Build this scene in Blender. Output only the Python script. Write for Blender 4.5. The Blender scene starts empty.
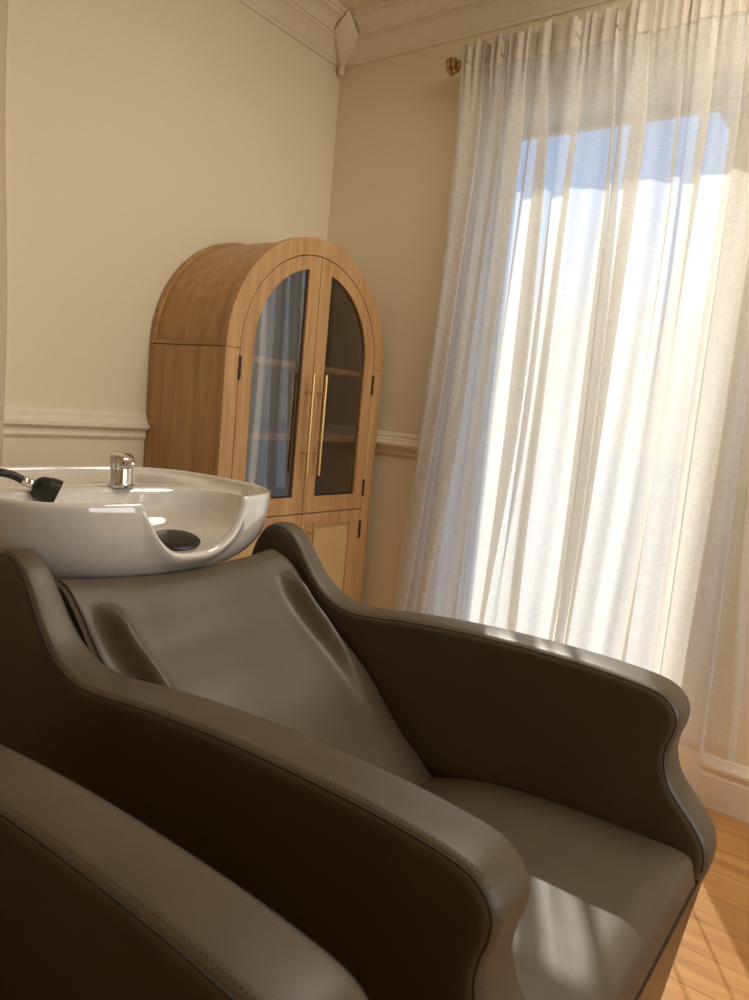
import bpy, math, random
from mathutils import Vector, Matrix
from mathutils.geometry import delaunay_2d_cdt
random.seed(7)
S = bpy.context.scene
COL = S.collection
V = Vector
PI = math.pi

# ------------------------------------------------------------------ helpers
class MB:
    """collects verts / faces of ONE mesh"""
    def __init__(s): s.v = []; s.f = []
    def add(s, vs, fs):
        o = len(s.v); s.v += [tuple(p) for p in vs]; s.f += [tuple(i + o for i in f) for f in fs]
        return s
    def box(s, a, b, r=0.0):
        (x0, y0, z0), (x1, y1, z1) = a, b
        x0, x1 = min(x0, x1), max(x0, x1); y0, y1 = min(y0, y1), max(y0, y1); z0, z1 = min(z0, z1), max(z0, z1)
        if r <= 0:
            vs = [(x, y, z) for z in (z0, z1) for y in (y0, y1) for x in (x0, x1)]
            return s.add(vs, [(0, 2, 3, 1), (4, 5, 7, 6), (0, 1, 5, 4), (2, 6, 7, 3), (0, 4, 6, 2), (1, 3, 7, 5)])
        # chamfered box: extruded along z with rounded plan and inset rings
        r = min(r, (x1-x0)/2.01, (y1-y0)/2.01, (z1-z0)/2.01)
        def ring(i, z):
            pts = []
            for cx, cy, a0 in ((x1-r, y1-r, 0), (x0+r, y1-r, 90), (x0+r, y0+r, 180), (x1-r, y0+r, 270)):
                for k in range(4):
                    t = math.radians(a0 + 30*k); pts.append((cx+(r-i)*math.cos(t), cy+(r-i)*math.sin(t), z))
            return pts
        rings = []
        for k in range(4):
            t = PI/2*k/3; rings.append(ring(r*(1-math.sin(t)), z0+r*(1-math.cos(t))))
        for k in range(4):
            t = PI/2*(1-k/3); rings.append(ring(r*(1-math.sin(t)), z1-r*(1-math.cos(t))))
        return s.loft(rings, closed=True, caps=True)
    def loft(s, rings, closed=True, caps=False):
        n = len(rings[0]); o = len(s.v)
        for r in rings: s.v += [tuple(p) for p in r]
        for i in range(len(rings)-1):
            for j in range(n if closed else n-1):
                a = o+i*n+j; b = o+i*n+(j+1) % n
                s.f.append((a, b, b+n, a+n))
        if caps:
            s.f.append(tuple(o+j for j in range(n))[::-1])
            s.f.append(tuple(o+(len(rings)-1)*n+j for j in range(n)))
        return s
    def tube(s, pts, r, n=10, caps=True):
        pts = [V(p) for p in pts]; rings = []; up = None
        for i, p in enumerate(pts):
            t = (pts[min(i+1, len(pts)-1)]-pts[max(i-1, 0)]).normalized()
            if up is None:
                up = V((0, 0, 1)) if abs(t.z) < .9 else V((1, 0, 0))
            a = t.cross(up).normalized(); b = a.cross(t).normalized(); up = b
            rr = r[i] if isinstance(r, (list, tuple)) else r
            rings.append([p+a*rr*math.cos(2*PI*k/n)+b*rr*math.sin(2*PI*k/n) for k in range(n)])
        return s.loft(rings, True, caps)
    def lathe(s, prof, c, axis=(0, 0, 1), n=32):
        """prof: (radius, height) along axis from c"""
        ax = V(axis).normalized(); u = ax.orthogonal().normalized(); w = ax.cross(u); c = V(c)
        return s.loft([[c+ax*h+(u*math.cos(2*PI*k/n)+w*math.sin(2*PI*k/n))*max(r, 1e-5) for k in range(n)] for r, h in prof], True, True)
    def build(s, name, mat, parent=None, smooth=40, origin=None, recalc=True, weld=False):
        o = V(parent_origin(parent)) if parent else V(origin or (0, 0, 0))
        me = bpy.data.meshes.new(name)
        me.from_pydata([tuple(V(p)-o) for p in s.v], [], s.f)
        me.validate(); me.update()
        if recalc:
            import bmesh
            bm = bmesh.new(); bm.from_mesh(me)
            if weld: bmesh.ops.remove_doubles(bm, verts=bm.verts, dist=1e-5)
            bmesh.ops.recalc_face_normals(bm, faces=bm.faces); bm.to_mesh(me); bm.free()
        if smooth:
            me.shade_smooth(); me.set_sharp_from_angle(angle=math.radians(smooth))
        ob = bpy.data.objects.new(name, me); COL.objects.link(ob)
        if mat: me.materials.append(mat)
        if parent: ob.parent = parent
        else: ob.location = o
        return ob

def parent_origin(o):
    t = V((0, 0, 0))
    while o: t += o.location; o = o.parent
    return t
def tag(o, label=None, cat=None, group=None, kind=None):
    for k, v in (('label', label), ('category', cat), ('group', group), ('kind', kind)):
        if v: o[k] = v
    return o
def empty(name, loc, label, cat, group=None):
    o = bpy.data.objects.new(name, None); COL.objects.link(o); o.location = loc; o.empty_display_size = .1
    return tag(o, label, cat, group)
def catmull(P, m=8, closed=False):
    P = [V(p) for p in P]; n = len(P); out = []
    for i in range(n if closed else n-1):
        g = (lambda k: P[k % n]) if closed else (lambda k: P[max(0, min(n-1, k))])
        a, b, c, d = g(i-1), g(i), g(i+1), g(i+2)
        for k in range(m):
            t = k/m
            out.append(.5*((2*b)+(c-a)*t+(2*a-5*b+4*c-d)*t*t+(3*b-a-3*c+d)*t**3))
    if not closed: out.append(P[-1].copy())
    return out
def sm(a, b, x):
    t = max(0, min(1, (x-a)/(b-a))); return t*t*(3-2*t)

# ------------------------------------------------------------------ materials
def nodes(name):
    m = bpy.data.materials.new(name); m.use_nodes = True; nt = m.node_tree
    b = nt.nodes['Principled BSDF']; return m, nt, b
def N(nt, t, **kw):
    n = nt.nodes.new(t)
    for k, v in kw.items():
        if k in n.inputs: n.inputs[k].default_value = v
        else: setattr(n, k, v)
    return n
def L(nt, a, b): nt.links.new(a, b)
def coords(nt, scale=(1, 1, 1), loc=(0, 0, 0)):
    tc = N(nt, 'ShaderNodeTexCoord'); mp = N(nt, 'ShaderNodeMapping')
    mp.inputs['Scale'].default_value = scale; mp.inputs['Location'].default_value = loc
    L(nt, tc.outputs['Object'], mp.inputs['Vector']); return mp.outputs['Vector']
def ramp(nt, fac, stops):
    r = N(nt, 'ShaderNodeValToRGB'); e = r.color_ramp.elements
    while len(e) < len(stops): e.new(.5)
    for i, (p, c) in enumerate(stops): e[i].position = p; e[i].color = (*c, 1)
    L(nt, fac, r.inputs['Fac']); return r.outputs['Color']
def bump(nt, b, h, strength, dist=.01):
    bp = N(nt, 'ShaderNodeBump', Strength=strength, Distance=dist); L(nt, h, bp.inputs['Height']); L(nt, bp.outputs['Normal'], b.inputs['Normal'])
def simple(name, col, rough=.5, metal=0, noise=0, nscale=60, **kw):
    m, nt, b = nodes(name); b.inputs['Base Color'].default_value = (*col, 1); b.inputs['Roughness'].default_value = rough; b.inputs['Metallic'].default_value = metal
    for k, v in kw.items(): b.inputs[k].default_value = v
    n = N(nt, 'ShaderNodeTexNoise', Scale=nscale, Detail=4.0); L(nt, coords(nt), n.inputs['Vector'])
    c2 = tuple(x*.94 for x in col)
    L(nt, ramp(nt, n.outputs['Fac'], [(.35, c2), (.65, col)]), b.inputs['Base Color'])
    if noise: bump(nt, b, n.outputs['Fac'], noise, .002)
    return m
def wood(name, cols, axis='z', rough=.45, scale=1.0, planks=None):
    m, nt, b = nodes(name)
    lo, hi = 2.2*scale, 34*scale
    sc = {'z': (hi, hi, lo), 'x': (lo, hi, hi), 'y': (hi, lo, hi)}[axis]
    big = {'z': (5, 5, .7), 'x': (.7, 5, 5), 'y': (5, .7, 5)}[axis]
    n1 = N(nt, 'ShaderNodeTexNoise', Scale=1.0, Detail=6.0, Roughness=.62, Distortion=.4); L(nt, coords(nt, sc), n1.inputs['Vector'])
    n2 = N(nt, 'ShaderNodeTexNoise', Scale=1.6, Detail=3.0, Distortion=1.2); L(nt, coords(nt, big, (3, 7, 1)), n2.inputs['Vector'])
    wv = N(nt, 'ShaderNodeMath', operation='MULTIPLY'); L(nt, n2.outputs['Fac'], wv.inputs[0]); wv.inputs[1].default_value = 42
    si = N(nt, 'ShaderNodeMath', operation='SINE'); L(nt, wv.outputs[0], si.inputs[0])
    mx = N(nt, 'ShaderNodeMath', operation='MULTIPLY_ADD'); L(nt, si.outputs[0], mx.inputs[0]); mx.inputs[1].default_value = .06; L(nt, n1.outputs['Fac'], mx.inputs[2])
    col = ramp(nt, mx.outputs[0], [(.28, cols[0]), (.5, cols[1]), (.72, cols[2])])
    if planks:
        br = N(nt, 'ShaderNodeTexBrick', offset=.37, **{'Scale': 1.0, 'Mortar Size': .0011, 'Mortar Smooth': .2, 'Bias': 0.0, 'Brick Width': planks[0], 'Row Height': planks[1]})
        br.inputs['Color1'].default_value = (.86, .85, .84, 1); br.inputs['Color2'].default_value = (1.08, 1.07, 1.05, 1); br.inputs['Mortar'].default_value = (.34, .28, .22, 1)
        L(nt, coords(nt), br.inputs['Vector'])
        mm = N(nt, 'ShaderNodeMix', data_type='RGBA', blend_type='MULTIPLY'); mm.inputs['Factor'].default_value = 1
        L(nt, col, mm.inputs['A']); L(nt, br.outputs['Color'], mm.inputs['B']); col = mm.outputs['Result']
    L(nt, col, b.inputs['Base Color']); b.inputs['Roughness'].default_value = rough
    bump(nt, b, n1.outputs['Fac'], .12, .002)
    return m

WALL_C = (.785, .698, .515)
M = {}
M['wall'] = simple('wall_paint', WALL_C, .75, noise=.15, nscale=180)
M['trim'] = simple('trim_paint', (.80, .70, .56), .5, noise=.08, nscale=25)
M['ceiling'] = simple('ceiling_paint', (.76, .67, .53), .8, noise=.1, nscale=120)
M['crown'] = simple('crown_paint', (.78, .69, .56), .7, noise=.12, nscale=70)
M['floor'] = wood('floor_oak', [(.40, .18, .050), (.50, .245, .075), (.58, .31, .105)], 'x', .36, .7, planks=(1.6, .12))
OAK = [(.36, .188, .072), (.455, .258, .104), (.53, .318, .14)]
M['oak'] = wood('oak_veneer', OAK, 'z', .42)
M['oak_y'] = wood('oak_veneer_cross', OAK, 'y', .42)
M['oak_dark'] = simple('cabinet_lining', (.055, .043, .034), .6, nscale=9)
M['base_wood'] = wood('plinth_wood', [(.060, .033, .016), (.080, .044, .022), (.10, .056, .028)], 'y', .4)
M['brass'] = simple('brushed_brass', (.78, .56, .25), .28, 1.0)
M['brass_old'] = simple('antique_brass', (.52, .38, .18), .34, 1.0)
M['chrome'] = simple('chrome', (.82, .82, .82), .06, 1.0)
M['black'] = simple('black_metal', (.018, .016, .014), .4)
M['rubber'] = simple('black_plastic', (.014, .013, .012), .38, noise=.1, nscale=200)
M['ceramic'] = simple('glazed_ceramic', (.72, .69, .63), .06, **{'Coat Weight': 1.0, 'Coat Roughness': .02, 'IOR': 1.7, 'Coat IOR': 1.6})
M['red'] = simple('red_mark', (.6, .02, .02), .4); M['blue'] = simple('blue_mark', (.03, .06, .5), .4)
M['white_paint'] = simple('sash_paint', (.78, .75, .68), .45)

def leather():
    m, nt, b = nodes('taupe_leather')
    v = coords(nt)
    n = N(nt, 'ShaderNodeTexNoise', Scale=9.0, Detail=3.0); L(nt, v, n.inputs['Vector'])
    L(nt, ramp(nt, n.outputs['Fac'], [(.3, (.086, .066, .040)), (.7, (.102, .079, .049))]), b.inputs['Base Color'])
    b.inputs['Roughness'].default_value = .43; b.inputs['Specular IOR Level'].default_value = .5
    vo = N(nt, 'ShaderNodeTexVoronoi', Scale=620.0); L(nt, v, vo.inputs['Vector'])
    n2 = N(nt, 'ShaderNodeTexNoise', Scale=26.0, Detail=5.0); L(nt, v, n2.inputs['Vector'])
    a = N(nt, 'ShaderNodeMath', operation='MULTIPLY_ADD'); L(nt, n2.outputs['Fac'], a.inputs[0]); a.inputs[1].default_value = 1.4; L(nt, vo.outputs['Distance'], a.inputs[2])
    bump(nt, b, a.outputs[0], .10, .0016); return m
M['leather'] = leather()
M['seam'] = simple('seam_dark', (.022, .017, .012), .6)
M['thread'] = simple('stitch_thread', (.05, .04, .03), .7)

def sheer(name, col, trans, weave=1.0):
    m, nt, b = nodes(name); out = nt.nodes['Material Output']; nt.nodes.remove(b)
    tr = N(nt, 'ShaderNodeBsdfTransparent'); tr.inputs['Color'].default_value = (1, .985, .95, 1)
    tl = N(nt, 'ShaderNodeBsdfTranslucent'); tl.inputs['Color'].default_value = (*[.84*q for q in col], 1)
    df = N(nt, 'ShaderNodeBsdfDiffuse'); df.inputs['Color'].default_value = (*col, 1)
    m1 = N(nt, 'ShaderNodeMixShader'); m1.inputs[0].default_value = .48; L(nt, tl.outputs[0], m1.inputs[1]); L(nt, df.outputs[0], m1.inputs[2])
    # slubby weave: streaks along both thread directions
    wa = N(nt, 'ShaderNodeTexNoise', Scale=1.0, Detail=3.0, Roughness=.7); L(nt, coords(nt, (45, 45, 520)), wa.inputs['Vector'])
    wb = N(nt, 'ShaderNodeTexNoise', Scale=1.0, Detail=3.0, Roughness=.7); L(nt, coords(nt, (520, 520, 30)), wb.inputs['Vector'])
    ad = N(nt, 'ShaderNodeMath', operation='ADD'); L(nt, wa.outputs['Fac'], ad.inputs[0]); L(nt, wb.outputs['Fac'], ad.inputs[1])
    mr = N(nt, 'ShaderNodeMapRange'); L(nt, ad.outputs[0], mr.inputs['Value'])
    for k, v in (('From Min', .7), ('From Max', 1.3), ('To Min', trans-.16*weave), ('To Max', trans+.16*weave)): mr.inputs[k].default_value = v
    m2 = N(nt, 'ShaderNodeMixShader'); L(nt, mr.outputs[0], m2.inputs[0]); L(nt, m1.outputs[0], m2.inputs[1]); L(nt, tr.outputs[0], m2.inputs[2])
    L(nt, m2.outputs[0], out.inputs['Surface']); return m
M['sheer'] = sheer('sheer_linen', (.87, .845, .785), .31)
M['pocket'] = sheer('gathered_linen', (.84, .76, .66), .05, .3)
M['linen'] = sheer('heavy_linen', (.82, .74, .60), .06, .3)
def glass(name, tint, rough=0.0, f0=None):
    m, nt, b = nodes(name); out = nt.nodes['Material Output']; nt.nodes.remove(b)
    tr = N(nt, 'ShaderNodeBsdfTransparent'); tr.inputs['Color'].default_value = (*tint, 1)
    gl = N(nt, 'ShaderNodeBsdfGlossy'); gl.inputs['Roughness'].default_value = rough
    fr = N(nt, 'ShaderNodeFresnel'); fr.inputs['IOR'].default_value = 1.52 if not f0 else (1+f0**.5)/(1-f0**.5)
    mu = N(nt, 'ShaderNodeMath', operation='MULTIPLY'); L(nt, fr.outputs[0], mu.inputs[0]); mu.use_clamp = True
    ge = N(nt, 'ShaderNodeNewGeometry'); iv = N(nt, 'ShaderNodeMapRange'); L(nt, ge.outputs['Backfacing'], iv.inputs['Value'])
    iv.inputs['To Min'].default_value = 1.0 if f0 else 1.9; iv.inputs['To Max'].default_value = 0.0; L(nt, iv.outputs[0], mu.inputs[1])
    mx = N(nt, 'ShaderNodeMixShader'); L(nt, mu.outputs[0], mx.inputs[0]); L(nt, tr.outputs[0], mx.inputs[1]); L(nt, gl.outputs[0], mx.inputs[2])
    L(nt, mx.outputs[0], out.inputs['Surface']); return m
M['glass'] = glass('window_glass', (.97, .98, .98)); M['cab_glass'] = glass('cabinet_glass', (.80, .78, .75), f0=.30)
def cane():
    m, nt, b = nodes('woven_cane')
    w = N(nt, 'ShaderNodeTexWave', wave_type='BANDS', bands_direction='Z', Scale=90.0, Distortion=1.5); L(nt, coords(nt), w.inputs['Vector'])
    w2 = N(nt, 'ShaderNodeTexWave', wave_type='BANDS', bands_direction='Y', Scale=70.0, Distortion=1.0); L(nt, coords(nt), w2.inputs['Vector'])
    a = N(nt, 'ShaderNodeMath', operation='MULTIPLY'); L(nt, w.outputs['Fac'], a.inputs[0]); L(nt, w2.outputs['Fac'], a.inputs[1])
    L(nt, ramp(nt, a.outputs[0], [(.1, (.50, .33, .13)), (.8, (.66, .46, .20))]), b.inputs['Base Color']); b.inputs['Roughness'].default_value = .6
    bump(nt, b, a.outputs[0], .4, .001); return m
M['cane'] = cane()

# ------------------------------------------------------------------ room
X1, Y0, CEIL = 4.4, -4.6, 2.62
T = .14
def structure(mb, name, mat, smooth=0): return tag(mb.build(name, mat, smooth=smooth), kind='structure')
structure(MB().box((-T, Y0-T, -.1), (X1+T, .25, 0)), 'floor', M['floor'])
structure(MB().box((-T, Y0-T, CEIL), (X1+T, .25, CEIL+.1)), 'ceiling', M['ceiling'])
structure(MB().box((-T, Y0-T, 0), (0, T, CEIL)), 'wall_left', M['wall'])
# window wall with its tall opening
OX0, OX1, OZ0, OZ1 = .715, 1.642, .03, 2.205
TW = .25
w = MB()
w.box((0, 0, 0), (OX0, TW, CEIL)); w.box((OX1, 0, 0), (X1, TW, CEIL)); w.box((OX0, 0, OZ1), (OX1, TW, CEIL)); w.box((OX0, 0, 0), (OX1, TW, OZ0))
structure(w, 'wall_window', M['wall'])
# right wall with an added, unseen window opening for fill light
RY0, RY1, RZ0, RZ1 = -2.3, -.35, .75, 2.38
w = MB()
w.box((X1, Y0-T, 0), (X1+T, RY0, CEIL)); w.box((X1, RY1, 0), (X1+T, T, CEIL)); w.box((X1, RY0, 0), (X1+T, RY1, RZ0)); w.box((X1, RY0, RZ1), (X1+T, RY1, CEIL))
structure(w, 'wall_right', M['wall'])
structure(MB().box((0, Y0-T, 0), (X1, Y0, CEIL)), 'wall_back', M['wall'])

def run(profile, name, mat, segs, smooth=30):
    """profile: (distance from wall, z); segs: list of ('x'|'y', a, b)"""
    mb = MB()
    for ax, a, b, wall in segs:
        rings = []
        for t in (a, b):
            rings.append([((t, wall-d, z) if ax == 'x' else (wall+d, t, z)) for d, z in profile])
        mb.loft(rings, closed=True, caps=True)
    return structure(mb, name, mat, smooth)
base_p = [(0, 0), (.019, 0), (.019, .100), (.015, .106), (.015, .118), (.022, .124), (.022, .134), (.012, .148), (.008, .158), (0, .160)]
rail_p = [(0, .952), (.010, .952), (.013, .958), (.010, .966), (.010, .976), (.020, .980), (.029, .987), (.029, .996), (.020, 1.002), (.018, 1.010), (.012, 1.016), (.012, 1.024), (.005, 1.036), (0, 1.038)]
crown_p = [(0, 2.482), (.010, 2.482), (.013, 2.492), (.022, 2.499), (.030, 2.512), (.044, 2.530), (.062, 2.541), (.066, 2.541), (.066, 2.553), (.074, 2.553), (.078, 2.566), (.094, 2.584), (.118, 2.594), (.124, 2.594), (.124, 2.604), (.134, 2.606), (.134, 2.62), (0, 2.62)]
CX0, CX1 = .69, 1.733      # casing outer edges
run(base_p, 'baseboard_left', M['trim'], [('y', Y0, -.857, 0), ('y', -.037, 0, 0)])
run(base_p, 'baseboard_window', M['trim'], [('x', 0.0, CX0, 0), ('x', CX1, X1, 0)])
run(rail_p, 'trim_1', M['trim'], [('y', Y0, -.857, 0), ('y', -.037, 0, 0)])
run(rail_p, 'trim_2', M['trim'], [('x', 0.0, CX0, 0), ('x', CX1, X1, 0)])
run(crown_p, 'trim_3', M['crown'], [('y', Y0, 0, 0)])
run(crown_p, 'trim_4', M['crown'], [('x', 0.0, X1, 0)])
# kite shaped plaster corner block with a small drop
k = MB()
A = V((0, 0, 2.475)); P = .152
top = V((P, -P, 2.612)); tip = V((.030, -.030, 2.468))
lft = V((.082, -.145, 2.556)); rgt = V((.145, -.082, 2.556)); l0 = V((.0, -.105, 2.53)); r0 = V((.105, 0, 2.53))
mid = V((.112, -.112, 2.545))
k.add([top, lft, rgt, tip, mid, V((0, 0, 2.468)), V((0, 0, 2.612)), V((0, -.145, 2.556)), V((.145, 0, 2.556))],
      [(0, 1, 4), (0, 4, 2), (1, 3, 4), (4, 3, 2), (1, 7, 5, 3), (2, 3, 5, 8), (0, 6, 7, 1), (0, 2, 8, 6)])
k.lathe([(.001, -.012), (.009, -.008), (.013, 0), (.011, .008), (.016, .012), (.014, .02)], (.026, -.026, 2.455), n=14)
structure(k, 'trim_5', M['crown'], smooth=25)

# window: casing, jamb lining, sash, glass  (one window, one structure with its parts)
cs = MB()
CW = .082; HZ = OZ1
def casing_box(a, b): cs.box(a, b, .004)
casing_box((CX0, -.020, 0), (OX0+.006, 0, HZ)); casing_box((OX1-.006, -.020, 0), (CX1, 0, HZ))
casing_box((CX0, -.022, HZ-.004), (CX1, 0, HZ+.085)); casing_box((CX0-.012, -.034, HZ+.085), (CX1+.012, 0, HZ+.108))
casing_box((CX0+.02, -.028, HZ+.012), (CX1-.02, 0, HZ+.024))
win = tag(cs.build('window_1', M['white_paint'], smooth=30), kind='structure')
jb = MB(); jb.box((OX0, 0, OZ0), (OX0+.006, TW, OZ1)); jb.box((OX1-.006, 0, OZ0), (OX1, TW, OZ1)); jb.box((OX0, 0, OZ1-.006), (OX1, TW, OZ1)); jb.box((OX0, 0, OZ0), (OX1, TW, OZ0+.006))
jb.build('window_jamb', M['white_paint'], win)
GX0, GX1, GZ0, GZ1 = .734, 1.494, .11, 2.181
SA, SB = .186, .228
sh = MB()
sh.box((OX0+.006, SA, OZ0+.006), (GX0, SB, OZ1-.006)); sh.box((GX1, SA, OZ0+.006), (OX1-.006, SB, OZ1-.006))
sh.box((GX0, SA, GZ1), (GX1, SB, OZ1-.006)); sh.box((GX0, SA, OZ0+.006), (GX1, SB, GZ0))
sh.build('window_sash', M['white_paint'], win)
MB().box((GX0, .205, GZ0), (GX1, .209, GZ1)).build('window_pane', M['glass'], win, smooth=0)
# frame of the added fill window in the right wall
fr = MB()
fr.box((X1-.02, RY0-.08, RZ0-.08), (X1, RY0, RZ1+.08)); fr.box((X1-.02, RY1, RZ0-.08), (X1, RY1+.08, RZ1+.08)); fr.box((X1-.02, RY0, RZ1), (X1, RY1, RZ1+.08)); fr.box((X1-.03, RY0-.08, RZ0-.08), (X1, RY1+.08, RZ0))
fr.box((X1+.05, (RY0+RY1)/2-.025, RZ0), (X1+.09, (RY0+RY1)/2+.025, RZ1)); fr.box((X1+.05, RY0, (RZ0+RZ1)/2-.02), (X1+.09, RY1, (RZ0+RZ1)/2+.02))
tag(fr.build('fill_window', M['white_paint']), kind='structure')

# outdoors: ground and the neighbour's gable that cuts the sky at the upper right
g = simple('outdoor_paving', (.36, .34, .31), .9, nscale=3)
structure(MB().box((-30, TW+.02, -.45), (30, 40, -.3)), 'ground', g)
roof_m = simple('grey_siding', (.34, .34, .36), .8, nscale=4)
# ------------------------------------------------------------------ curtains
def sheer_panel(root, name, zs, folds, xl, xr, yc, mat, amp=.020, header=2.30, seed=1, sub=7):
    rnd = random.Random(seed)
    par = [(rnd.uniform(0, 6.28), rnd.uniform(.7, 1.3)) for _ in range(40)]
    sgn = [1 if rnd.random() < .5 else -1 for _ in folds]
    mb = MB(); rows = []
    for z in zs:
        fr_ = (z-zs[-1])/(zs[0]-zs[-1])     # 1 at top
        near = sm(header-.30, header+.01, z)
        P = [V((xl(z), yc+.004*math.sin(9*z), 0)), V((xl(z)+.018, yc-.016*(1-near*.5), 0))]
        for i, (xt, xm, xb, wd, a) in enumerate(folds):
            # quadratic through the three traced heights
            z0, z1, z2 = 2.22, 1.45, .70
            xf = xt*(z-z1)*(z-z2)/((z0-z1)*(z0-z2)) + xm*(z-z0)*(z-z2)/((z1-z0)*(z1-z2)) + xb*(z-z0)*(z-z1)/((z2-z0)*(z2-z1))
            ph, sc = par[i]
            wv = 1.22*wd*(.72+.28*math.sin(2.3*z*sc+ph))*(1-.55*near)
            aa = amp*a*(1-.62*near); s_ = 1
            wob = .004*math.sin(5*z+ph*2)*(1-near)
            for du, dv in ((-.9, -.75), (.30, -1.0), (.5, -.6), (.28, -.2), (-.28, .2), (-.5, .6), (-.3, 1.0)):
                if du == -.9: P.append(V((xf-wv*.5-.018, yc-aa*.9+wob, 0)))
                else: P.append(V((xf+wv*du, yc+dv*aa*s_+wob, 0)))
            P.append(V((xf+wv*.5+.016, yc+aa*.55+wob, 0)))
        P += [V((xr(z)-.02, yc-.014, 0)), V((xr(z), yc+.006*math.sin(7*z+1), 0))]
        C = catmull(P, sub)
        row = []
        for q in C:
            x, y = q.x, q.y-.021*near
            y += (.006*math.sin(31*x+1.5*z)+.004*math.sin(67*x-2.1*z+1))*(1-.3*near)
            rip = sm(header-.16, header+.03, z)*(.0075*math.sin(170*x+6*math.sin(9*x))+.004*math.sin(293*x+2))
            zz = z
            if z > header+.03: zz += .010*math.sin(97*x)*near+.006*math.sin(211*x+1)*near
            if z < zs[-1]+.03: zz += .010*math.sin(4*x)
            row.append((x, y+rip*.8, zz))
        rows.append(row)
    mb.loft(rows, closed=False)
    return mb, rows
zs = [2.388, 2.383, 2.378, 2.372, 2.362, 2.35, 2.338, 2.326, 2.312, 2.298, 2.28, 2.26, 2.24, 2.22, 2.19, 2.16] + [2.12-.04*i for i in range(48)]
zs[-1] = .20
zs.insert(-1, .225)
folds = [  # x at z~2.22, 1.45, .70 ; overlap width ; depth factor
    (.745, .72, .665, .030, .8), (.83, .80, .755, .030, .9), (.905, .885, .862, .036, 1.0), (.985, 1.000, .985, .058, 1.1),
    (1.105, 1.090, 1.085, .046, 1.0), (1.215, 1.238, 1.235, .030, 1.0), (1.300, 1.300, 1.290, .048, 1.1),
    (1.415, 1.420, 1.398, .014, .8), (1.49, 1.490, 1.480, .030, 1.0), (1.575, 1.585, 1.590, .012, .6), (1.672, 1.700, 1.722, .022, 1.0)]
YC = -.104
cur = empty('sheer_curtain', (1.2, YC, .2), 'sheer cream curtain gathered on a brass rod over the tall sunlit window', 'curtain')
xl = lambda z: .672-.078*max(0, 1-(z-.2)/2.2)**1.2-.012*math.sin(3*z)
xr = lambda z: 1.735+.085*(1-(z-.2)/2.2)+.012*math.sin(5*z)
pm, rows = sheer_panel(cur, 'curtain_panel', zs, folds, xl, xr, YC, M['sheer'])
pm.build('curtain_panel', M['sheer'], cur, smooth=180, recalc=False)
# back ply of the rod pocket and the turned-up hem
pk = MB(); nr = [i for i, z in enumerate(zs) if 2.29 < z]
pk.loft([[(x, .35*y+.65*(YC-.012)+.034-abs(zs[i]-2.345)*.30, z) for x, y, z in rows[i]] for i in nr], closed=False)
pf = MB(); pf.loft([[(x, y-.0025, z) for x, y, z in rows[i]] for i in nr], closed=False)
pf.build('header_band', M['pocket'], cur, smooth=180, recalc=False)
pk.build('rod_pocket', M['pocket'], cur, smooth=180, recalc=False)
hm = MB(); hm.loft([[(x, y+.0035, z+.001) for x, y, z in rows[i]] for i in (-2, -1)], closed=False)
hm.build('hem', M['sheer'], cur, smooth=180, recalc=False)

def rod(name, a, b, label, finials):
    a, b = V(a), V(b); d = (b-a).normalized()
    r = empty(name, a, label, 'curtain rod')
    MB().tube([a, b], .0085, 16).build('rod', M['brass_old'], r)
    prof = [(1.15*a_, 1.05*b_) for a_, b_ in [(.006, 0), (.0115, .002), (.0115, .010), (.008, .013), (.008, .017), (.020, .020), (.0225, .025), (.020, .029), (.015, .031), (.023, .035), (.026, .042), (.024, .050), (.017, .055), (.006, .058)]]
    for p, s_ in finials: MB().lathe(prof, p, d*s_, 24).build('finial', M['brass_old'], r)
    return r
ROD_Y, ROD_Z = -.092, 2.347
rr = rod('curtain_rod', (.640, ROD_Y, ROD_Z), (1.80, ROD_Y, ROD_Z), 'antique brass curtain rod with a turned finial above the window', [((.644, ROD_Y, ROD_Z), -1), ((1.796, ROD_Y, ROD_Z), 1)])
for bx in (.690, 1.782):
    b = MB(); b.tube([(bx, 0, ROD_Z+.004), (bx, ROD_Y+.006, ROD_Z+.004)], .0045, 10); b.lathe([(.004, 0), (.02, 0), (.02, .004), (.016, .007), (.004, .008)], (bx, 0, ROD_Z+.004), (0, -1, 0), 20)
    b.tube([(bx, ROD_Y+.015, ROD_Z+.002), (bx, ROD_Y, ROD_Z-.013), (bx, ROD_Y-.013, ROD_Z-.002), (bx, ROD_Y-.012, ROD_Z+.014)], .003, 8)
    b.build('bracket', M['brass_old'], rr)

# heavy linen panel on the left wall (only its edge shows)
lc = empty('linen_curtain', (.07, -1.8, .05), 'cream linen curtain hanging on the left wall at the frame edge', 'curtain')
rows2 = []
for z in [2.40-.05*i for i in range(48)]:
    row = []
    for i in range(160):
        u = i/159; y = -1.385-u*.85+.004*math.sin(6*z)+.006*math.sin(2.2*z)
        row.append((.072+.024*math.sin(u*46+.5*math.sin(2*z))*(.6+.4*math.sin(u*11+1)), y+.010*math.sin(u*92), z))
    rows2.append(row)
mb = MB(); mb.loft(rows2, closed=False); mb.build('curtain_panel', M['linen'], lc, smooth=180, recalc=False)
r2 = rod('curtain_rod', (.075, -2.30, 2.42), (.075, -1.36, 2.42), 'brass curtain rod carrying the linen curtain on the left wall', [((.075, -1.365, 2.42), 1), ((.075, -2.295, 2.42), -1)])
for by in (-2.27, -1.40):
    b = MB(); b.tube([(0, by, 2.428), (.07, by, 2.428)], .0045, 10); b.lathe([(.004, 0), (.02, 0), (.02, .004), (.004, .008)], (0, by, 2.428), (1, 0, 0), 20); b.build('bracket', M['brass_old'], r2)

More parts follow.
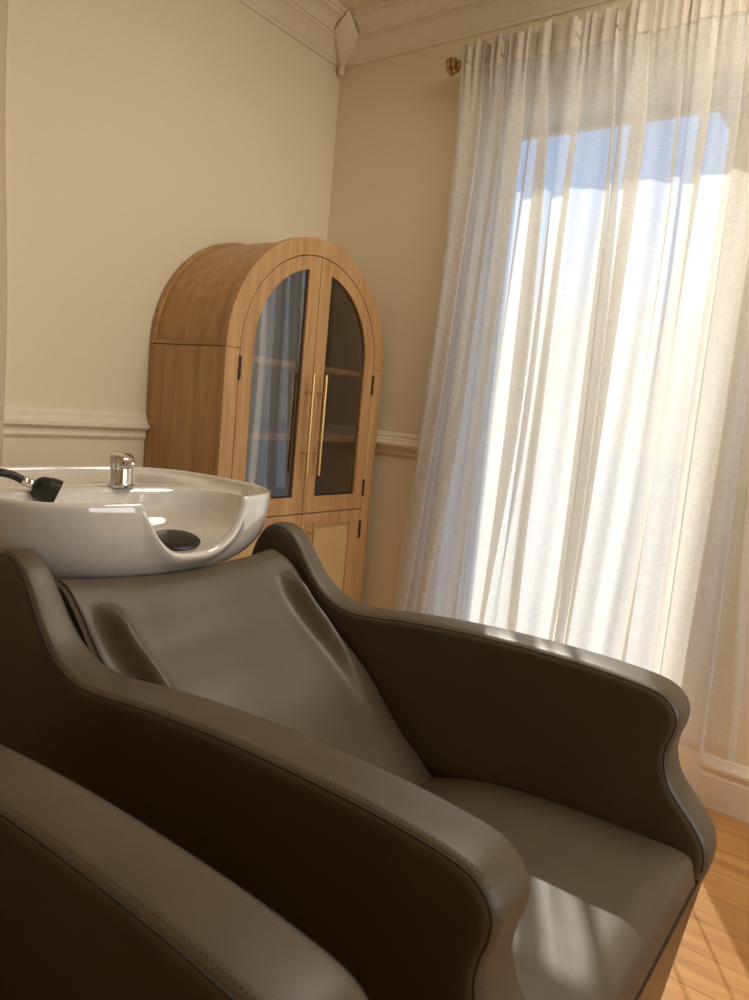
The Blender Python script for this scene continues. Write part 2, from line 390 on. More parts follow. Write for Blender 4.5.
# ------------------------------------------------------------------ arched cabinet
YCAB, HW, XD, ZS = -.447, .408, .383, 1.274
cab = empty('arched_cabinet', (0.19, YCAB, 0), 'arched oak cabinet with glass upper doors standing in the room corner', 'cabinet')
def arch(hw, zb, zs_, n=40, cz=None, yc=YCAB):
    """outline (y,z): bottom right -> up -> arch -> bottom left"""
    pts = [(yc+hw, zb)]
    for i in range(n+1):
        t = PI*i/n; pts.append((yc+hw*math.cos(t), zs_+hw*math.sin(t)))
    pts.append((yc-hw, zb)); return pts
def arch_band(mb, ho, hi, zb, zs_, x0, x1, n=40, zbo=None):
    o = arch(ho, zb, zs_, n); i = arch(hi, zb, zs_, n)
    k_ = len(o)
    vs = [(x1, y, z) for y, z in o]+[(x1, y, z) for y, z in i]+[(x0, y, z) for y, z in o]+[(x0, y, z) for y, z in i]
    fs = []
    for j in range(k_-1):
        fs += [(j, j+1, k_+j+1, k_+j), (2*k_+j, 3*k_+j, 3*k_+j+1, 2*k_+j+1), (j, 2*k_+j, 2*k_+j+1, j+1), (k_+j, k_+j+1, 3*k_+j+1, 3*k_+j)]
    fs += [(0, k_, 3*k_, 2*k_), (k_-1, 3*k_-1, 4*k_-1, 2*k_-1)]
    mb.add(vs, fs)
XB = .010
# hood (curved top), sides, bottom, back
hd = MB()
def half_shell(mb, ro, ri, x0, x1, n=40):
    rings = []
    for i in range(n+1):
        t = PI*i/n; c_, s_ = math.cos(t), math.sin(t)
        rings.append([(x1, YCAB+ro*c_, ZS+ro*s_), (x1, YCAB+ri*c_, ZS+ri*s_), (x0, YCAB+ri*c_, ZS+ri*s_), (x0, YCAB+ro*c_, ZS+ro*s_)])
    mb.loft(rings, True, True)
half_shell(hd, HW-.010, HW-.028, XB+.016, XD-.024)
hd.build('hood', M['oak'], cab)
fl = MB(); half_shell(fl, HW, HW-.03, XB-.006+.0, XB+.016); 
fl.build('back_flange', M['oak_y'], cab)
for s_ in (-1, 1):
    ya, yb = YCAB+s_*(HW-.018), YCAB+s_*HW
    MB().box((XB-.006, ya, .05), (XD-.024, yb, ZS-.0025), .0015).build('side_panel', M['oak'], cab)
    MB().box((XB-.006, YCAB+s_*(HW-.024), ZS), (XD-.024, YCAB+s_*HW, ZS+.014), .001).build('ledge', wood('oak_ledge', OAK, 'x', .42) if s_ < 0 else bpy.data.materials['oak_ledge'], cab)
bp = MB(); o = arch(HW-.02, .06, ZS); n_ = len(o)
bp.add([(XB, y, z) for y, z in o]+[(XB-.008, y, z) for y, z in o], [tuple(range(n_)), tuple(range(2*n_-1, n_-1, -1))]+[(j, j+n_, (j+1) % n_+n_, (j+1) % n_) for j in range(n_)])
bp.build('back_panel', M['oak_dark'], cab, smooth=30)
MB().box((XB, YCAB-HW+.018, .06), (XD-.026, YCAB+HW-.018, .08)).build('bottom_board', M['oak'], cab)
MB().box((XB, YCAB-HW+.018, .712), (XD-.026, YCAB+HW-.018, .734)).build('middle_board', M['oak_y'], cab)
for z in (.985, 1.238): MB().box((XB+.001, YCAB-HW+.030, z), (XD-.034, YCAB+HW-.030, z+.021), .001).build('shelf', M['oak_y'], cab)
lin = MB()
arch_band(lin, HW-.0285, HW-.031, .735, ZS, XB+.001, XD-.026)
lin.build('inner_lining', M['oak_dark'], cab, smooth=30)
# face frame: arched front frame in two lengths (arch + two stiles), plinth
ff = MB(); half_shell(ff, HW, HW-.057, XD-.024, XD)
ff.build('arch_frame', M['oak'], cab)
for s_ in (-1, 1):
    MB().box((XD-.024, YCAB+s_*(HW-.057), 0), (XD, YCAB+s_*HW, ZS-.0015), .001).build('stile', M['oak'], cab)
MB().box((XD-.024, YCAB-HW+.057, .0), (XD, YCAB+HW-.057, .085), .001).build('plinth_rail', M['oak_y'], cab)
for y in (-.3, .3):
    for x in (.06,): MB().box((x-.02, YCAB+y-.025, 0), (x+.02, YCAB+y+.025, .06)).build('foot', M['oak'], cab)
RD = HW-.057-.003
def cyl_z(mb, y, x, z0, z1, r): mb.tube([(x, y, z0), (x, y, z1)], r, 14)
for s_ in (-1, 1):
    # upper arched door: frame outline and pane hole, bridged
    zb, zt = .726, ZS
    yin = YCAB+s_*.0016
    n = 28
    outer = [(yin, zb)]; inner = []
    ain = math.acos(.0016/RD)
    outer = [(yin, zb), (YCAB+s_*RD, zb)]+[(YCAB+s_*RD*math.cos(PI/2*i/n), zt+RD*math.sin(PI/2*i/n)) for i in range(n)]+[(yin, zt+RD)]
    RP, yst, zpb = .292, YCAB+s_*.058, .786
    zc = zt+.012
    a1 = math.acos(.058/RP)
    inner = [(yst, zpb), (YCAB+s_*RP, zpb)]+[(YCAB+s_*RP*math.cos(a1*i/n), zc+RP*math.sin(a1*i/n)) for i in range(n)]+[(YCAB+s_*.058, zc+RP*math.sin(a1))]
    m_ = len(outer); assert m_ == len(inner)
    d = MB(); xf, xb = XD-.001, XD-.021
    vs = [(xf, *p) for p in outer]+[(xf, *p) for p in inner]+[(xb, *p) for p in outer]+[(xb, *p) for p in inner]
    fs = []
    for j in range(m_):
        j2 = (j+1) % m_
        fs += [(j, j2, m_+j2, m_+j), (2*m_+j, 3*m_+j, 3*m_+j2, 2*m_+j2), (j, 2*m_+j, 2*m_+j2, j2), (m_+j, m_+j2, 3*m_+j2, 3*m_+j)]
    d.add(vs, fs); door = d.build('glass_door', M['oak'], cab, smooth=30)
    p = MB(); pin = [(yst-s_*.002, zpb-.002)]+inner[1:]
    xs_ = (XD-.013, XD-.010)
    n2 = len(inner)
    p.add([(xs_[1], *q) for q in inner]+[(xs_[0], *q) for q in inner], [tuple(range(n2)), tuple(range(2*n2-1, n2-1, -1))]+[(j, j+n2, (j+1) % n2+n2, (j+1) % n2) for j in range(n2)])
    p.build('pane', M['cab_glass'], door, smooth=0)
    # thin black bead around the pane
    bd = MB(); inset = []
    cy_ = sum(q[0] for q in inner)/n2; cz_ = sum(q[1] for q in inner)/n2
    for q in inner:
        inset.append((q[0]+(cy_-q[0])*.018, q[1]+(cz_-q[1])*.010))
    vs = [(XD-.0095, *q) for q in inner]+[(XD-.0095, *q) for q in inset]
    bd.add(vs, [(j, (j+1) % n2, n2+(j+1) % n2, n2+j) for j in range(n2)]); 
    vs2 = [(XD-.010, *q) for q in inner]+[(XD-.010, *q) for q in inset]
    bd.add(vs2, [(j, n2+j, n2+(j+1) % n2, (j+1) % n2) for j in range(n2)])
    bd.build('glazing_bead', M['black'], door, smooth=0)
    h = MB(); yh = YCAB+s_*.033; xh = XD+.034
    cyl_z(h, yh, xh, .868, 1.226, .0055)
    for z in (.945, 1.160): h.tube([(XD-.002, yh, z), (xh, yh, z)], .004, 12)
    h.build('handle', M['brass'], door)
    for z0, z1 in ((1.176, 1.25), (.776, .842)):
        MB().box((XD-.004, YCAB+s_*(RD-.004), z0), (XD+.004, YCAB+s_*(RD+.006), z1), .001).build('hinge', M['black'], door)
    # lower door with cane panel
    zb2, zt2 = .088, .722
    ya, yb = YCAB+s_*.0016, YCAB+s_*RD
    d = MB(); sw = .062
    def bx(y0_, y1_, z0_, z1_): d.box((xb, y0_, z0_), (xf, y1_, z1_), .0012)
    bx(ya, ya+s_*sw, zb2, zt2); bx(yb-s_*sw, yb, zb2, zt2); bx(ya+s_*sw, yb-s_*sw, zt2-.050, zt2); bx(ya+s_*sw, yb-s_*sw, zb2, zb2+.06)
    ld = d.build('lower_door', M['oak'], cab, smooth=30)
    MB().box((XD-.014, ya+s_*(sw-.001), zb2+.059), (XD-.009, yb-s_*(sw-.001), zt2-.049)).build('cane_panel', M['cane'], ld, smooth=0)
    h = MB(); cyl_z(h, yh, xh, .50, .694, .0055)
    for z in (.540, .655): h.tube([(XD-.002, yh, z), (xh, yh, z)], .004, 12)
    h.build('handle', M['brass'], ld)
    for z0, z1 in ((.606, .676), (.16, .23)):
        MB().box((XD-.004, YCAB+s_*(RD-.004), z0), (XD+.004, YCAB+s_*(RD+.006), z1), .001).build('hinge', M['black'], ld)

# ------------------------------------------------------------------ shampoo chair
CY = -1.477
chair = empty('salon_chair', (1.35, CY, 0), 'taupe leather salon chair whose backrest meets the white shampoo basin', 'chair', 'taupe salon chairs')
prof = [(.862, .43), (.868, .55), (.876, .68), (.892, .765), (.918, .815), (.948, .840), (.976, .845), (1.002, .838), (1.031, .819), (1.058, .789), (1.090, .752), (1.123, .725), (1.165, .706), (1.215, .700), (1.285, .707),
        (1.345, .716), (1.46, .727), (1.566, .733), (1.70, .735), (1.79, .732), (1.848, .725), (1.875, .709), (1.887, .687), (1.886, .662), (1.880, .640), (1.878, .612), (1.889, .577), (1.911, .550), (1.936, .524), (1.953, .497), (1.958, .468), (1.954, .440)]
pc = [(q.x, q.y) for q in catmull([(x, z, 0) for x, z in prof], 5)]
def normals(pc):
    out = []
    for i in range(len(pc)):
        a = pc[max(0, i-1)]; b = pc[min(len(pc)-1, i+1)]; dx, dz = b[0]-a[0], b[1]-a[1]; l = math.hypot(dx, dz); out.append((dz/l, -dx/l))
    return out       # points to the inside (right of travel) -> down for a left-to-right run
nm = normals(pc)
def inset(i, d): return (pc[i][0]+nm[i][0]*d, pc[i][1]+nm[i][1]*d)
TH = .086
def make_arm(yin, s_, seam_out=True):
    """s_: +1 arm whose inner face looks to -y (far arm), -1 the near arm"""
    arm = MB(); r = .017; rings = []
    # across the slab: t from inner face to outer face
    sec = [(.030, 0.0, )]
    sec = [(.05, .0015), (.022, .0)]
    steps = []
    steps.append((.020, 0))
    for k_ in range(6):
        a = PI/2*k_/5; steps.append((r*(1-math.sin(a)), r*(1-math.cos(a))))
    steps.append((-.0012, TH/2))
    for k_ in range(5, -1, -1):
        a = PI/2*k_/5; steps.append((r*(1-math.sin(a)), TH-r*(1-math.cos(a))))
    steps += [(.020, TH)]
    def ty(t, x): return yin+s_*(TH/2+(t-TH/2)*(.60+.40*sm(1.0, 1.30, x)))
    for d_, t in steps:
        rings.append([(x, ty(t, x), z) for x, z in (inset(i, d_) for i in range(len(pc)))])
    arm.loft(rings, closed=False)
    # flat faces: the outline filled with a fine triangulation
    for ring, t in ((0, 0), (len(rings)-1, TH)):
        poly = [V((p[0], p[2])) for p in rings[ring]]; poly = poly+[V((poly[-1].x, .43)), V((poly[0].x, .43))]
        pts = list(poly); nb_ = len(poly)
        for ix in range(37):
            for iz in range(15):
                q = V((.875+.03*ix, .445+.03*iz)); ins = False
                if min((q-p).length for p in poly) < .012: continue
                for a in range(nb_):
                    p1, p2 = poly[a], poly[a-1]
                    if (p1.y > q.y) != (p2.y > q.y) and q.x < (p2.x-p1.x)*(q.y-p1.y)/(p2.y-p1.y)+p1.x: ins = not ins
                if ins: pts.append(q)
        res = delaunay_2d_cdt(pts, [], [list(range(nb_))], 1, 1e-6)
        arm.add([(p.x, ty(t, p.x), p.y) for p in res[0]], res[2])
    o = arm.build('armrest', M['leather'], chair, smooth=50, weld=True)
    # seams and stitching on both edges of the top strip
    for t0, sg in ((0, 1), (TH, -1)):
        sm_ = MB(); st = MB()
        line = []
        for i in range(len(pc)):
            x, z = inset(i, .0060); line.append((x, ty(t0+sg*.0045, x), z))
        sm_.tube(line[8:-3], .0013, 6)
        # stitches along the strip
        acc = 0; pts = [(*inset(i, .0013), 0) for i in range(len(pc))]
        tt = t0+sg*.0115
        fine = []
        for i in range(8, len(pc)-4):
            a, b = V((pts[i][0], ty(tt, pts[i][0]), pts[i][1]-.0)), V((pts[i+1][0], ty(tt, pts[i+1][0]), pts[i+1][1]))
            m2 = max(1, int((b-a).length/.0028))
            for q in range(m2): fine.append(a.lerp(b, q/m2))
        for i in range(0, len(fine)-2, 2):
            st.tube([fine[i], fine[i+1]], .0006, 4)
        sm_.build('seam', M['seam'], o); st.build('stitching', M['thread'], o, smooth=0)
    return o
YIN_F, YIN_N = -1.207, -1.747          # inner faces of far and near arm
make_arm(YIN_F, 1); make_arm(YIN_N, -1)

# seat cushion
seat_p = catmull([(1.36, .395, 0), (1.42, .412, 0), (1.474, .433, 0), (1.549, .456, 0), (1.62, .470, 0), (1.688, .479, 0), (1.786, .486, 0), (1.87, .487, 0), (1.918, .486, 0)], 5)
seat_p = [(q.x, q.y) for q in seat_p]+[(1.926, .4850), (1.933, .4832), (1.9375, .4795), (1.940, .474), (1.943, .464), (1.946, .452), (1.9475, .444), (1.945, .440)]
YA, YB = YIN_N+.002, YIN_F-.002
def yrow(n=36): return [YA+(YB-YA)*(.5-.5*math.cos(PI*i/n)) for i in range(n+1)]
st = MB(); rows_ = []
for x, z in seat_p:
    row = []
    for y in yrow():
        e = min(y-YA, YB-y); v = (y-CY)/((YB-YA)/2)
        dz = -.006*(1-sm(0, .012, e))+.008*(1-v*v)*sm(1.42, 1.6, x)*(1-sm(1.90, 1.95, x))
        dx = -.005*(1-sm(0, .010, e)) if x > 1.9 else 0
        dz += .0015*math.sin(13*x+5*y)*sm(1.4, 1.6, x)*(1-sm(1.85, 1.93, x))
        row.append((x+dx, y, z+dz))
    rows_.append(row)
st.loft(rows_, closed=False)
nr_ = len(seat_p); nc = len(rows_[0])
# close: underside
lower = [(x, y, .36 if i else .36) for i, (x, y, _) in enumerate(rows_[0])]
o0 = len(st.v); st.v += [(p[0], p[1], .36) for p in rows_[0]]+[(p[0], p[1], .435) for p in rows_[-1]]
for j in range(nc-1):
    st.f += [(j, o0+j, o0+j+1, j+1), ((nr_-1)*nc+j, (nr_-1)*nc+j+1, o0+nc+j+1, o0+nc+j), (o0+j, o0+nc+j, o0+nc+j+1, o0+j+1)]
seat = st.build('seat', M['leather'], chair, smooth=60)
sw_ = MB(); sw_.tube([(1.9465, YA+.004+(YB-YA-.008)*i/20, .4388) for i in range(21)], .0022, 6); sw_.build('seam', M['seam'], seat)

# backrest with two bolster ridges
bk_p = catmull([(1.012, .7935, 0), (1.034, .785, 0), (1.068, .757, 0), (1.100, .724, 0), (1.134, .692, 0), (1.180, .661, 0), (1.225, .634, 0), (1.260, .609, 0), (1.297, .578, 0), (1.340, .535, 0), (1.384, .491, 0), (1.430, .455, 0), (1.47, .420, 0), (1.51, .375, 0)], 6)
bk_p = [(q.x, q.y) for q in bk_p]
TB = .058
front = [(bk_p[0][0]-.046, .766), (bk_p[0][0]-.045, .778), (bk_p[0][0]-.037, .789), (bk_p[0][0]-.022, .7955), (bk_p[0][0]-.010, .7965)]
curve = front+bk_p
cn = []
for i in range(len(curve)):
    a = curve[max(0, i-1)]; b = curve[min(len(curve)-1, i+1)]; dx, dz = b[0]-a[0], b[1]-a[1]; l = math.hypot(dx, dz); cn.append((-dz/l, dx/l))
arc = [0]
for i in range(1, len(curve)): arc.append(arc[-1]+math.hypot(curve[i][0]-curve[i-1][0], curve[i][1]-curve[i-1][1]))
i0 = len(front); s0 = arc[i0]
b_ = MB(); rows_ = []
ys = [YA+(YB-YA)*i/130 for i in range(131)]
for i, (x, z) in enumerate(curve):
    row = []; s_ = arc[i]-s0
    for y in ys:
        e = min(y-YA, YB-y); v = (y-CY)/((YB-YA)/2)
        h = -.006*(1-sm(0, .012, e))
        for yr, sg in ((CY-.216, -1), (CY+.222, 1)):
            yy = yr-sg*.05*max(0, s_-.08)
            across = math.exp(-(abs(y-yy)/.0185)**2.0)
            along = math.sqrt(max(0, sm(.058, .125, s_)))*(1-sm(.20, .46, s_))
            h += .038*across*along
        h += .010*(1-v*v)*sm(.1, .45, s_)*(1-.4*sm(.45, .6, s_))
        top = 1-sm(.0, .22, s_); dipz = -.019*(1-v*v)*top; cor = .012*sm(.90, 1.0, v)**2*(1-sm(0, .05, s_))
        h += .0012*math.sin(19*y+23*s_)*math.sin(11*y-7*s_+1)
        row.append((x+cn[i][0]*h+.012*(1-v*v)*top, y, z+cn[i][1]*h+dipz-cor))
    rows_.append(row)
b_.loft(rows_, closed=False)
# back side
back = []
for i, (x, z) in enumerate(curve):
    t = max(0, (i-2)/(len(curve)-3)); off = TB*sm(0, 6, i)*.0
nr_, nc = len(curve), len(ys)
o0 = len(b_.v)
b_.v += [(curve[0][0]+.002, y, curve[0][1]-.02) for y in ys]+[(curve[-1][0]-.075, y, curve[-1][1]-.03) for y in ys]
for j in range(nc-1):
    b_.f += [(j, j+1, o0+j+1, o0+j), (o0+j, o0+j+1, o0+nc+j+1, o0+nc+j), ((nr_-1)*nc+j, o0+nc+j, o0+nc+j+1, (nr_-1)*nc+j+1)]
for j in (0, nc-1):
    f = tuple(i*nc+j for i in range(nr_))+(o0+nc+j, o0+j); b_.f.append(f if j else f[::-1])
bk = b_.build('backrest', M['leather'], chair, smooth=60)
for yy in (YA+.008, YB-.008):
    line = []; sm2 = MB()
    for i in range(4, nr_-8):
        j = min(range(nc), key=lambda q: abs(ys[q]-yy)); p = rows_[i][j]; line.append((p[0]+cn[i][0]*.0002, p[1], p[2]+cn[i][1]*.0002))
    sm2.tube(line, .0014, 6)
    sm2.build('seam', M['seam'], bk)
# base: a plinth as wide as the arms, tapering slightly to the floor
bs = MB()
ya, yb = YIN_N-TH+.002, YIN_F+TH-.002
def brow(x0, x1, z, i=0, r=.012):
    pts = []
    for cx, cy, a0 in ((x1-r, yb-r, 0), (x0+r, yb-r, 90), (x0+r, ya+r, 180), (x1-r, ya+r, 270)):
        for q in range(5): t = math.radians(a0+22.5*q); pts.append((cx+r*math.cos(t), cy+r*math.sin(t), z))
    return pts
fx = lambda z: 1.888+.061*z/.4345
bs.loft([brow(.88, fx(0), 0), brow(.868, fx(.352), .352)], True, True)
def wedge(x0, x1f, y0, y1, z0, z1):
    bs.add([(x0, y0, z0), (x1f(z0), y0, z0), (x1f(z0), y1, z0), (x0, y1, z0), (x0, y0, z1), (x1f(z1), y0, z1), (x1f(z1), y1, z1), (x0, y1, z1)], [(0, 3, 2, 1), (4, 5, 6, 7), (0, 1, 5, 4), (1, 2, 6, 5), (2, 3, 7, 6), (3, 0, 4, 7)])
wedge(1.918, fx, ya+.003, yb-.003, .352, .4345)
wedge(.868, lambda z: 1.918, ya, YIN_N-.004, .352, .4345); wedge(.868, lambda z: 1.918, YIN_F+.004, yb, .352, .4345)
bs.build('base', M['base_wood'], chair, smooth=30)

def copy_tree(o, parent=None):
    c = o.copy(); COL.objects.link(c)
    if parent: c.parent = parent
    for ch in list(o.children): copy_tree(ch, c)
    return c
chair2 = copy_tree(chair)
chair2.location = (1.35, CY-.873, 0)
chair2['label'] = 'nearest taupe salon chair, only its armrest showing at the bottom left'

# ------------------------------------------------------------------ ceramic basin
BX, BY, ZR = .748, CY-.004, .921
AX, AY = .278, .335
basin = empty('shampoo_basin', (BX-.02, BY, 0), 'white ceramic shampoo basin with a neck notch above the chair backrest', 'basin')
NT = 144
def sup(th, ax, ay, n, cx=BX, cy=BY):
    c_, s_ = math.cos(th), math.sin(th)
    r = (abs(c_/ax)**n+abs(s_/ay)**n)**(-1/n)
    return (cx+r*c_, cy+r*s_)
def notch(y):
    """0 outside .. 1 at the bottom of the neck notch"""
    u = abs(y-BY-.018)/.131
    q = max(0, 1-u**3.1)
    return q*sm(-.12, .22, q)
ths = []
for i in range(NT):
    t = i/NT*2*PI
    ths.append(t-.34*math.sin(t)*0)
# finer sampling at the notch
ths = sorted(set([round(-.62+1.24*i/90, 5) for i in range(91)]+[round(.62+(2*PI-1.24)*i/120, 5) for i in range(1, 120)]))
def outer_pt(th, z):
    k_ = max(0, min(1, (ZR-z)/.195)); sc = 1-.45*k_**3.4
    x, y = sup(th, AX*sc, AY*sc, 3.0-.5*k_, BX+.012*k_, BY); return x, y
DEP = .105
rings = []
def rim_z(th):
    x, y = sup(th, AX, AY, 3.0)
    return ZR-DEP*(notch(y) if math.cos(th) > 0 else 0), (notch(y) if math.cos(th) > 0 else 0)
rz = [rim_z(t) for t in ths]
NB = 12
for kk in range(NB+1):
    f = kk/NB; ring = []
    for t, (z1, q) in zip(ths, rz):
        zlo = .735; zt = z1-.010
        z = zlo+(zt-zlo)*f; x, y = outer_pt(t, z)
        fl = q*.012*sm(.55, 1, f); c_, s_ = math.cos(t), math.sin(t)
        ring.append((x+fl*c_, y+fl*s_, z))
    rings.append(ring)
lip = .0085
for a in (25, 50, 75, 100, 125, 150, 175):
    ar = math.radians(a); ring = []
    for t, (z1, q) in zip(ths, rz):
        x, y = outer_pt(t, z1-.010); c_, s_ = math.cos(t), math.sin(t)
        off = .012*q-lip*(1-math.cos(ar)); ring.append((x+off*c_, y+off*s_, z1-.010+.010*math.sin(ar)))
    rings.append(ring)
# deck then bowl
bcx, bcy, bax, bay = .822, BY+.004, .166, .292
def bowl_ring(f, z, mixz=True):
    return [sup(t, bax*f, bay*f, 2.5, bcx+(1-f)*.0, bcy)+(z,) for t in ths]
edge = []
for t, (z1, q) in zip(ths, rz):
    x, y = sup(t, bax, bay, 2.5, bcx, bcy)
    qe = notch(y) if math.cos(t) > 0 else 0
    zz = (.893-.040*sm(.1, .85, math.cos(t)))*(1-qe)+.795*qe
    edge.append((x, y, zz))
last = rings[-1]
for f, sag in ((.18, .012), (.45, .004), (.75, .001), (.93, .0)):
    ring = []
    for p, e_ in zip(last, edge):
        z = p[2]*(1-sm(0, .5, f))+e_[2]*sm(0, .5, f)
        ring.append((p[0]+(e_[0]-p[0])*f, p[1]+(e_[1]-p[1])*f, z))
    rings.append(ring)
for f, dz in ((1.0, .0), (.975, .12), (.945, .30), (.90, .50), (.83, .68), (.73, .82), (.60, .91), (.42, .97), (.22, 1.0)):
    ring = []
    for t, e_ in zip(ths, edge):
        x, y = sup(t, bax*f, bay*f, 2.5, bcx, bcy); zf = .772; z = e_[2]-.004+(zf-e_[2]+.004)*dz; ring.append((x, y, z))
    rings.append(ring)
bm_ = MB(); bm_.loft(rings, True, True)
bm_.build('bowl', M['ceramic'], basin, smooth=75)
# pedestal below the bowl
pd = MB()
def rr_ring(x0, x1, y0, y1, z, r=.03):
    pts = []
    for cx, cy, a0 in ((x1-r, y1-r, 0), (x0+r, y1-r, 90), (x0+r, y0+r, 180), (x1-r, y0+r, 270)):
        for q in range(6): t = math.radians(a0+18*q); pts.append((cx+r*math.cos(t), cy+r*math.sin(t), z))
    return pts
pd.loft([rr_ring(.56, .842, BY-.13, BY+.13, 0), rr_ring(.56, .842, BY-.13, BY+.13, .55), rr_ring(.60, .842, BY-.12, BY+.12, .70), rr_ring(.62, .842, BY-.11, BY+.11, .738)], True, True)
pd.build('pedestal', M['ceramic'], basin, smooth=40)
# drain cover
dc = V((.824, -1.360, .7935)); dn = V((.45, -.22, 2.6)).normalized()
MB().lathe([(.006, -.004), (.050, -.004), (.056, -.001), (.057, .003), (.053, .006), (.030, .008), (.004, .0085)], dc, dn, 40).build('drain_cover', M['rubber'], basin)
# mixer tap
FX, FY, FZ = .648, -1.384, .893
fc = MB(); fc.lathe([(.030, 0), (.031, .004), (.027, .007), (.0255, .010), (.0255, .048), (.0275, .050), (.0275, .0525)], (FX, FY, FZ), n=32)
tap = fc.build('mixer_tap', M['chrome'], basin)
lv = MB(); nn_ = 32
def slant(r, h, k): return [(FX+r*math.cos(2*PI*q/nn_), FY+r*math.sin(2*PI*q/nn_), FZ+h-k*r*math.cos(2*PI*q/nn_)) for q in range(nn_)]
lv.loft([slant(.0272, .0535, 0), slant(.0272, .066, .12), slant(.0255, .0725, .2), slant(.021, .0755, .22), slant(.004, .077, .22)], True, True)
lv.loft([[(FX+u, FY+.013*math.cos(a)*w_, FZ+.066-.2*u+.0045*math.sin(a)) for a in [2*PI*q/16 for q in range(16)]] for w_, u in ((1, .015), (1, .030), (.9, .040), (.6, .044), (.1, .046))], True, True)
lv.build('lever', M['chrome'], tap)
MB().lathe([(.001, 0), (.0026, 0), (.0026, .0008), (.001, .001)], (FX+.0245, FY-.0115, FZ+.0562), (.9, -.42, 0), 12).build('hot_mark', M['red'], tap)
MB().lathe([(.001, 0), (.0026, 0), (.0026, .0008), (.001, .001)], (FX+.0262, FY-.0055, FZ+.0562), (.97, -.2, 0), 12).build('cold_mark', M['blue'], tap)
# hose outlet ring
ho = V((.632, -1.684, .890))
MB().lathe([(.020, 0), (.021, .004), (.016, .006), (.0155, .016), (.013, .018)], ho, n=28).build('hose_outlet', M['chrome'], basin)

# hand shower resting over the bowl edge
hs = empty('hand_shower', ho+V((0, 0, .018)), 'black hand shower on a hose lying inside the white basin', 'hand shower')
hz = catmull([ho+V((0, 0, .017)), ho+V((.001, .004, .030)), ho+V((.007, .020, .0385)), ho+V((.013, .038, .036)), ho+V((.021, .054, .029)), ho+V((.026, .063, .0235))], 6)
MB().tube(hz, .0085, 14).build('hose', M['rubber'], hs)
e0 = hz[-1]; dv = V((.40, .62, -.30)).normalized()
MB().lathe([(.0088, -.002), (.0098, 0), (.0098, .005), (.0090, .007), (.0098, .009), (.0098, .016), (.0085, .019)], e0, dv, 20).build('collar', M['chrome'], hs)
e1 = e0+dv*.019
MB().lathe([(.0085, 0), (.016, .003), (.023, .010), (.0265, .020), (.0272, .027), (.0295, .028), (.031, .049), (.0288, .051), (.0255, .0495), (.004, .049)], e1, dv, 32).build('spray_head', M['rubber'], hs)

# ------------------------------------------------------------------ neighbour's gable outdoors
nb = MB()
nb.add([(-.86, 9, 5.72), (-.30, 9, 4.78), (.5, 9, 4.78), (4.6, 9, 4.78), (4.6, 9, 8), (.4, 9, 8), (-.86, 10.2, 5.72), (-.30, 10.2, 4.78), (4.6, 10.2, 4.78), (4.6, 10.2, 8), (.4, 10.2, 8)],
       [(0, 1, 2, 3, 4, 5), (6, 10, 9, 8, 7), (0, 6, 7, 1), (1, 7, 8, 3), (3, 8, 9, 4), (4, 9, 10, 5), (5, 10, 6, 0)])
nhb = empty('neighbouring_house', (2, 9.6, -.3), 'grey eave of a neighbouring house seen through the top right of the curtain', 'house')
nb.build('eave', roof_m, nhb, smooth=0)
MB().box((.9, 9.1, -.3), (4.4, 10.1, 4.78)).build('house_wall', simple('house_siding', (.5, .5, .5), .8), nhb, smooth=0)

# ------------------------------------------------------------------ light
az, el = math.radians(29.4), math.radians(38.7)
sd = V((-math.sin(az)*math.cos(el), math.cos(az)*math.cos(el), math.sin(el)))   # towards the sun
sl = bpy.data.lights.new('sun', 'SUN'); sl.energy = 9.2; sl.color = (1, .955, .87); sl.angle = math.radians(.6)
so = bpy.data.objects.new('sun', sl); COL.objects.link(so); so.rotation_euler = sd.to_track_quat('Z', 'Y').to_euler(); so.location = sd*12
al = bpy.data.lights.new('side_fill', 'AREA'); al.shape = 'RECTANGLE'; al.size = RY1-RY0; al.size_y = RZ1-RZ0; al.energy = 25; al.color = (1, .955, .87)  # fill light placed in the added right-wall opening
ao = bpy.data.objects.new('side_fill', al); COL.objects.link(ao); ao.location = (X1+.02, (RY0+RY1)/2, (RZ0+RZ1)/2); ao.rotation_euler = V((1, 0, 0)).to_track_quat('Z', 'Y').to_euler()

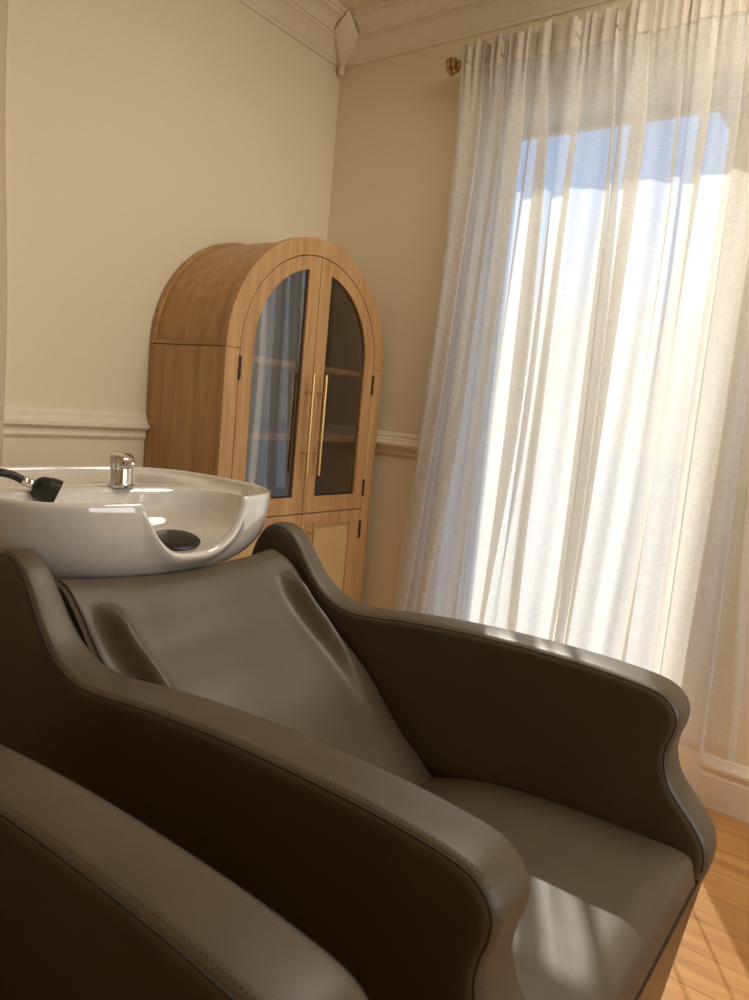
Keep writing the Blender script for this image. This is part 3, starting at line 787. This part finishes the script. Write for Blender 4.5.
cl = bpy.data.lights.new('overhead_fill', 'AREA'); cl.shape = 'DISK'; cl.size = 1.0; cl.energy = 19; cl.color = (1, .93, .82)  # overhead fill added to brighten the tops of the chairs
lo_ = bpy.data.objects.new('overhead_fill', cl); COL.objects.link(lo_); lo_.location = (1.7, -.8, CEIL-.07)
dm = empty('overhead_fill_fitting', (1.7, -.8, CEIL-.06), 'round white fitting added overhead, out of view, for fill light', 'fill light')  # unseen fitting, added to go with the overhead fill
MB().lathe([(.52, 0), (.53, .01), (.53, .06), (.001, .06)], (1.7, -.8, CEIL-.06), n=48).build('fitting', M['white_paint'], dm)

W = bpy.data.worlds.new('sky'); S.world = W; W.use_nodes = True; nt = W.node_tree
bg = nt.nodes['Background']
tc = N(nt, 'ShaderNodeTexCoord'); sp = N(nt, 'ShaderNodeSeparateXYZ'); L(nt, tc.outputs['Generated'], sp.inputs[0])
L(nt, ramp(nt, sp.outputs['Z'], [(0.0, (.78, .76, .72)), (.13, (.72, .74, .76)), (.26, (.34, .58, 1.0)), (.8, (.16, .34, .85))]), bg.inputs['Color']); bg.inputs['Strength'].default_value = 1.7

# ------------------------------------------------------------------ camera
yaw, pitch, roll, FP = math.radians(36.12), math.radians(7.2816), math.radians(5.3445), 729.9
fwd = V((-math.sin(yaw)*math.cos(pitch), math.cos(yaw)*math.cos(pitch), -math.sin(pitch))); right = V((math.cos(yaw), math.sin(yaw), 0)); up = right.cross(fwd)
r_ = right*math.cos(roll)+up*math.sin(roll); u_ = -right*math.sin(roll)+up*math.cos(roll)
cd = bpy.data.cameras.new('camera'); co = bpy.data.objects.new('camera', cd); COL.objects.link(co)
cd.sensor_fit = 'VERTICAL'; cd.sensor_height = 36; cd.lens = FP/1000*36
mt = Matrix((r_, u_, -fwd)).transposed().to_4x4(); mt.translation = V((2.125, -2.4, 1.1323)); co.matrix_world = mt
cd.clip_start = .02
cd.dof.use_dof = True; cd.dof.focus_distance = 1.35; cd.dof.aperture_fstop = 7.5
S.camera = co
vs_ = S.view_settings; vs_.view_transform = 'Standard'; vs_.look = 'None'; vs_.gamma = 1; vs_.exposure = 0.0; vs_.use_curve_mapping = False
cy = S.cycles
cy.max_bounces = 10; cy.diffuse_bounces = 6; cy.glossy_bounces = 5; cy.transmission_bounces = 6; cy.transparent_max_bounces = 24
cy.caustics_reflective = False; cy.caustics_refractive = False; cy.sample_clamp_indirect = 6
try: cy.use_denoising = True
except Exception: pass
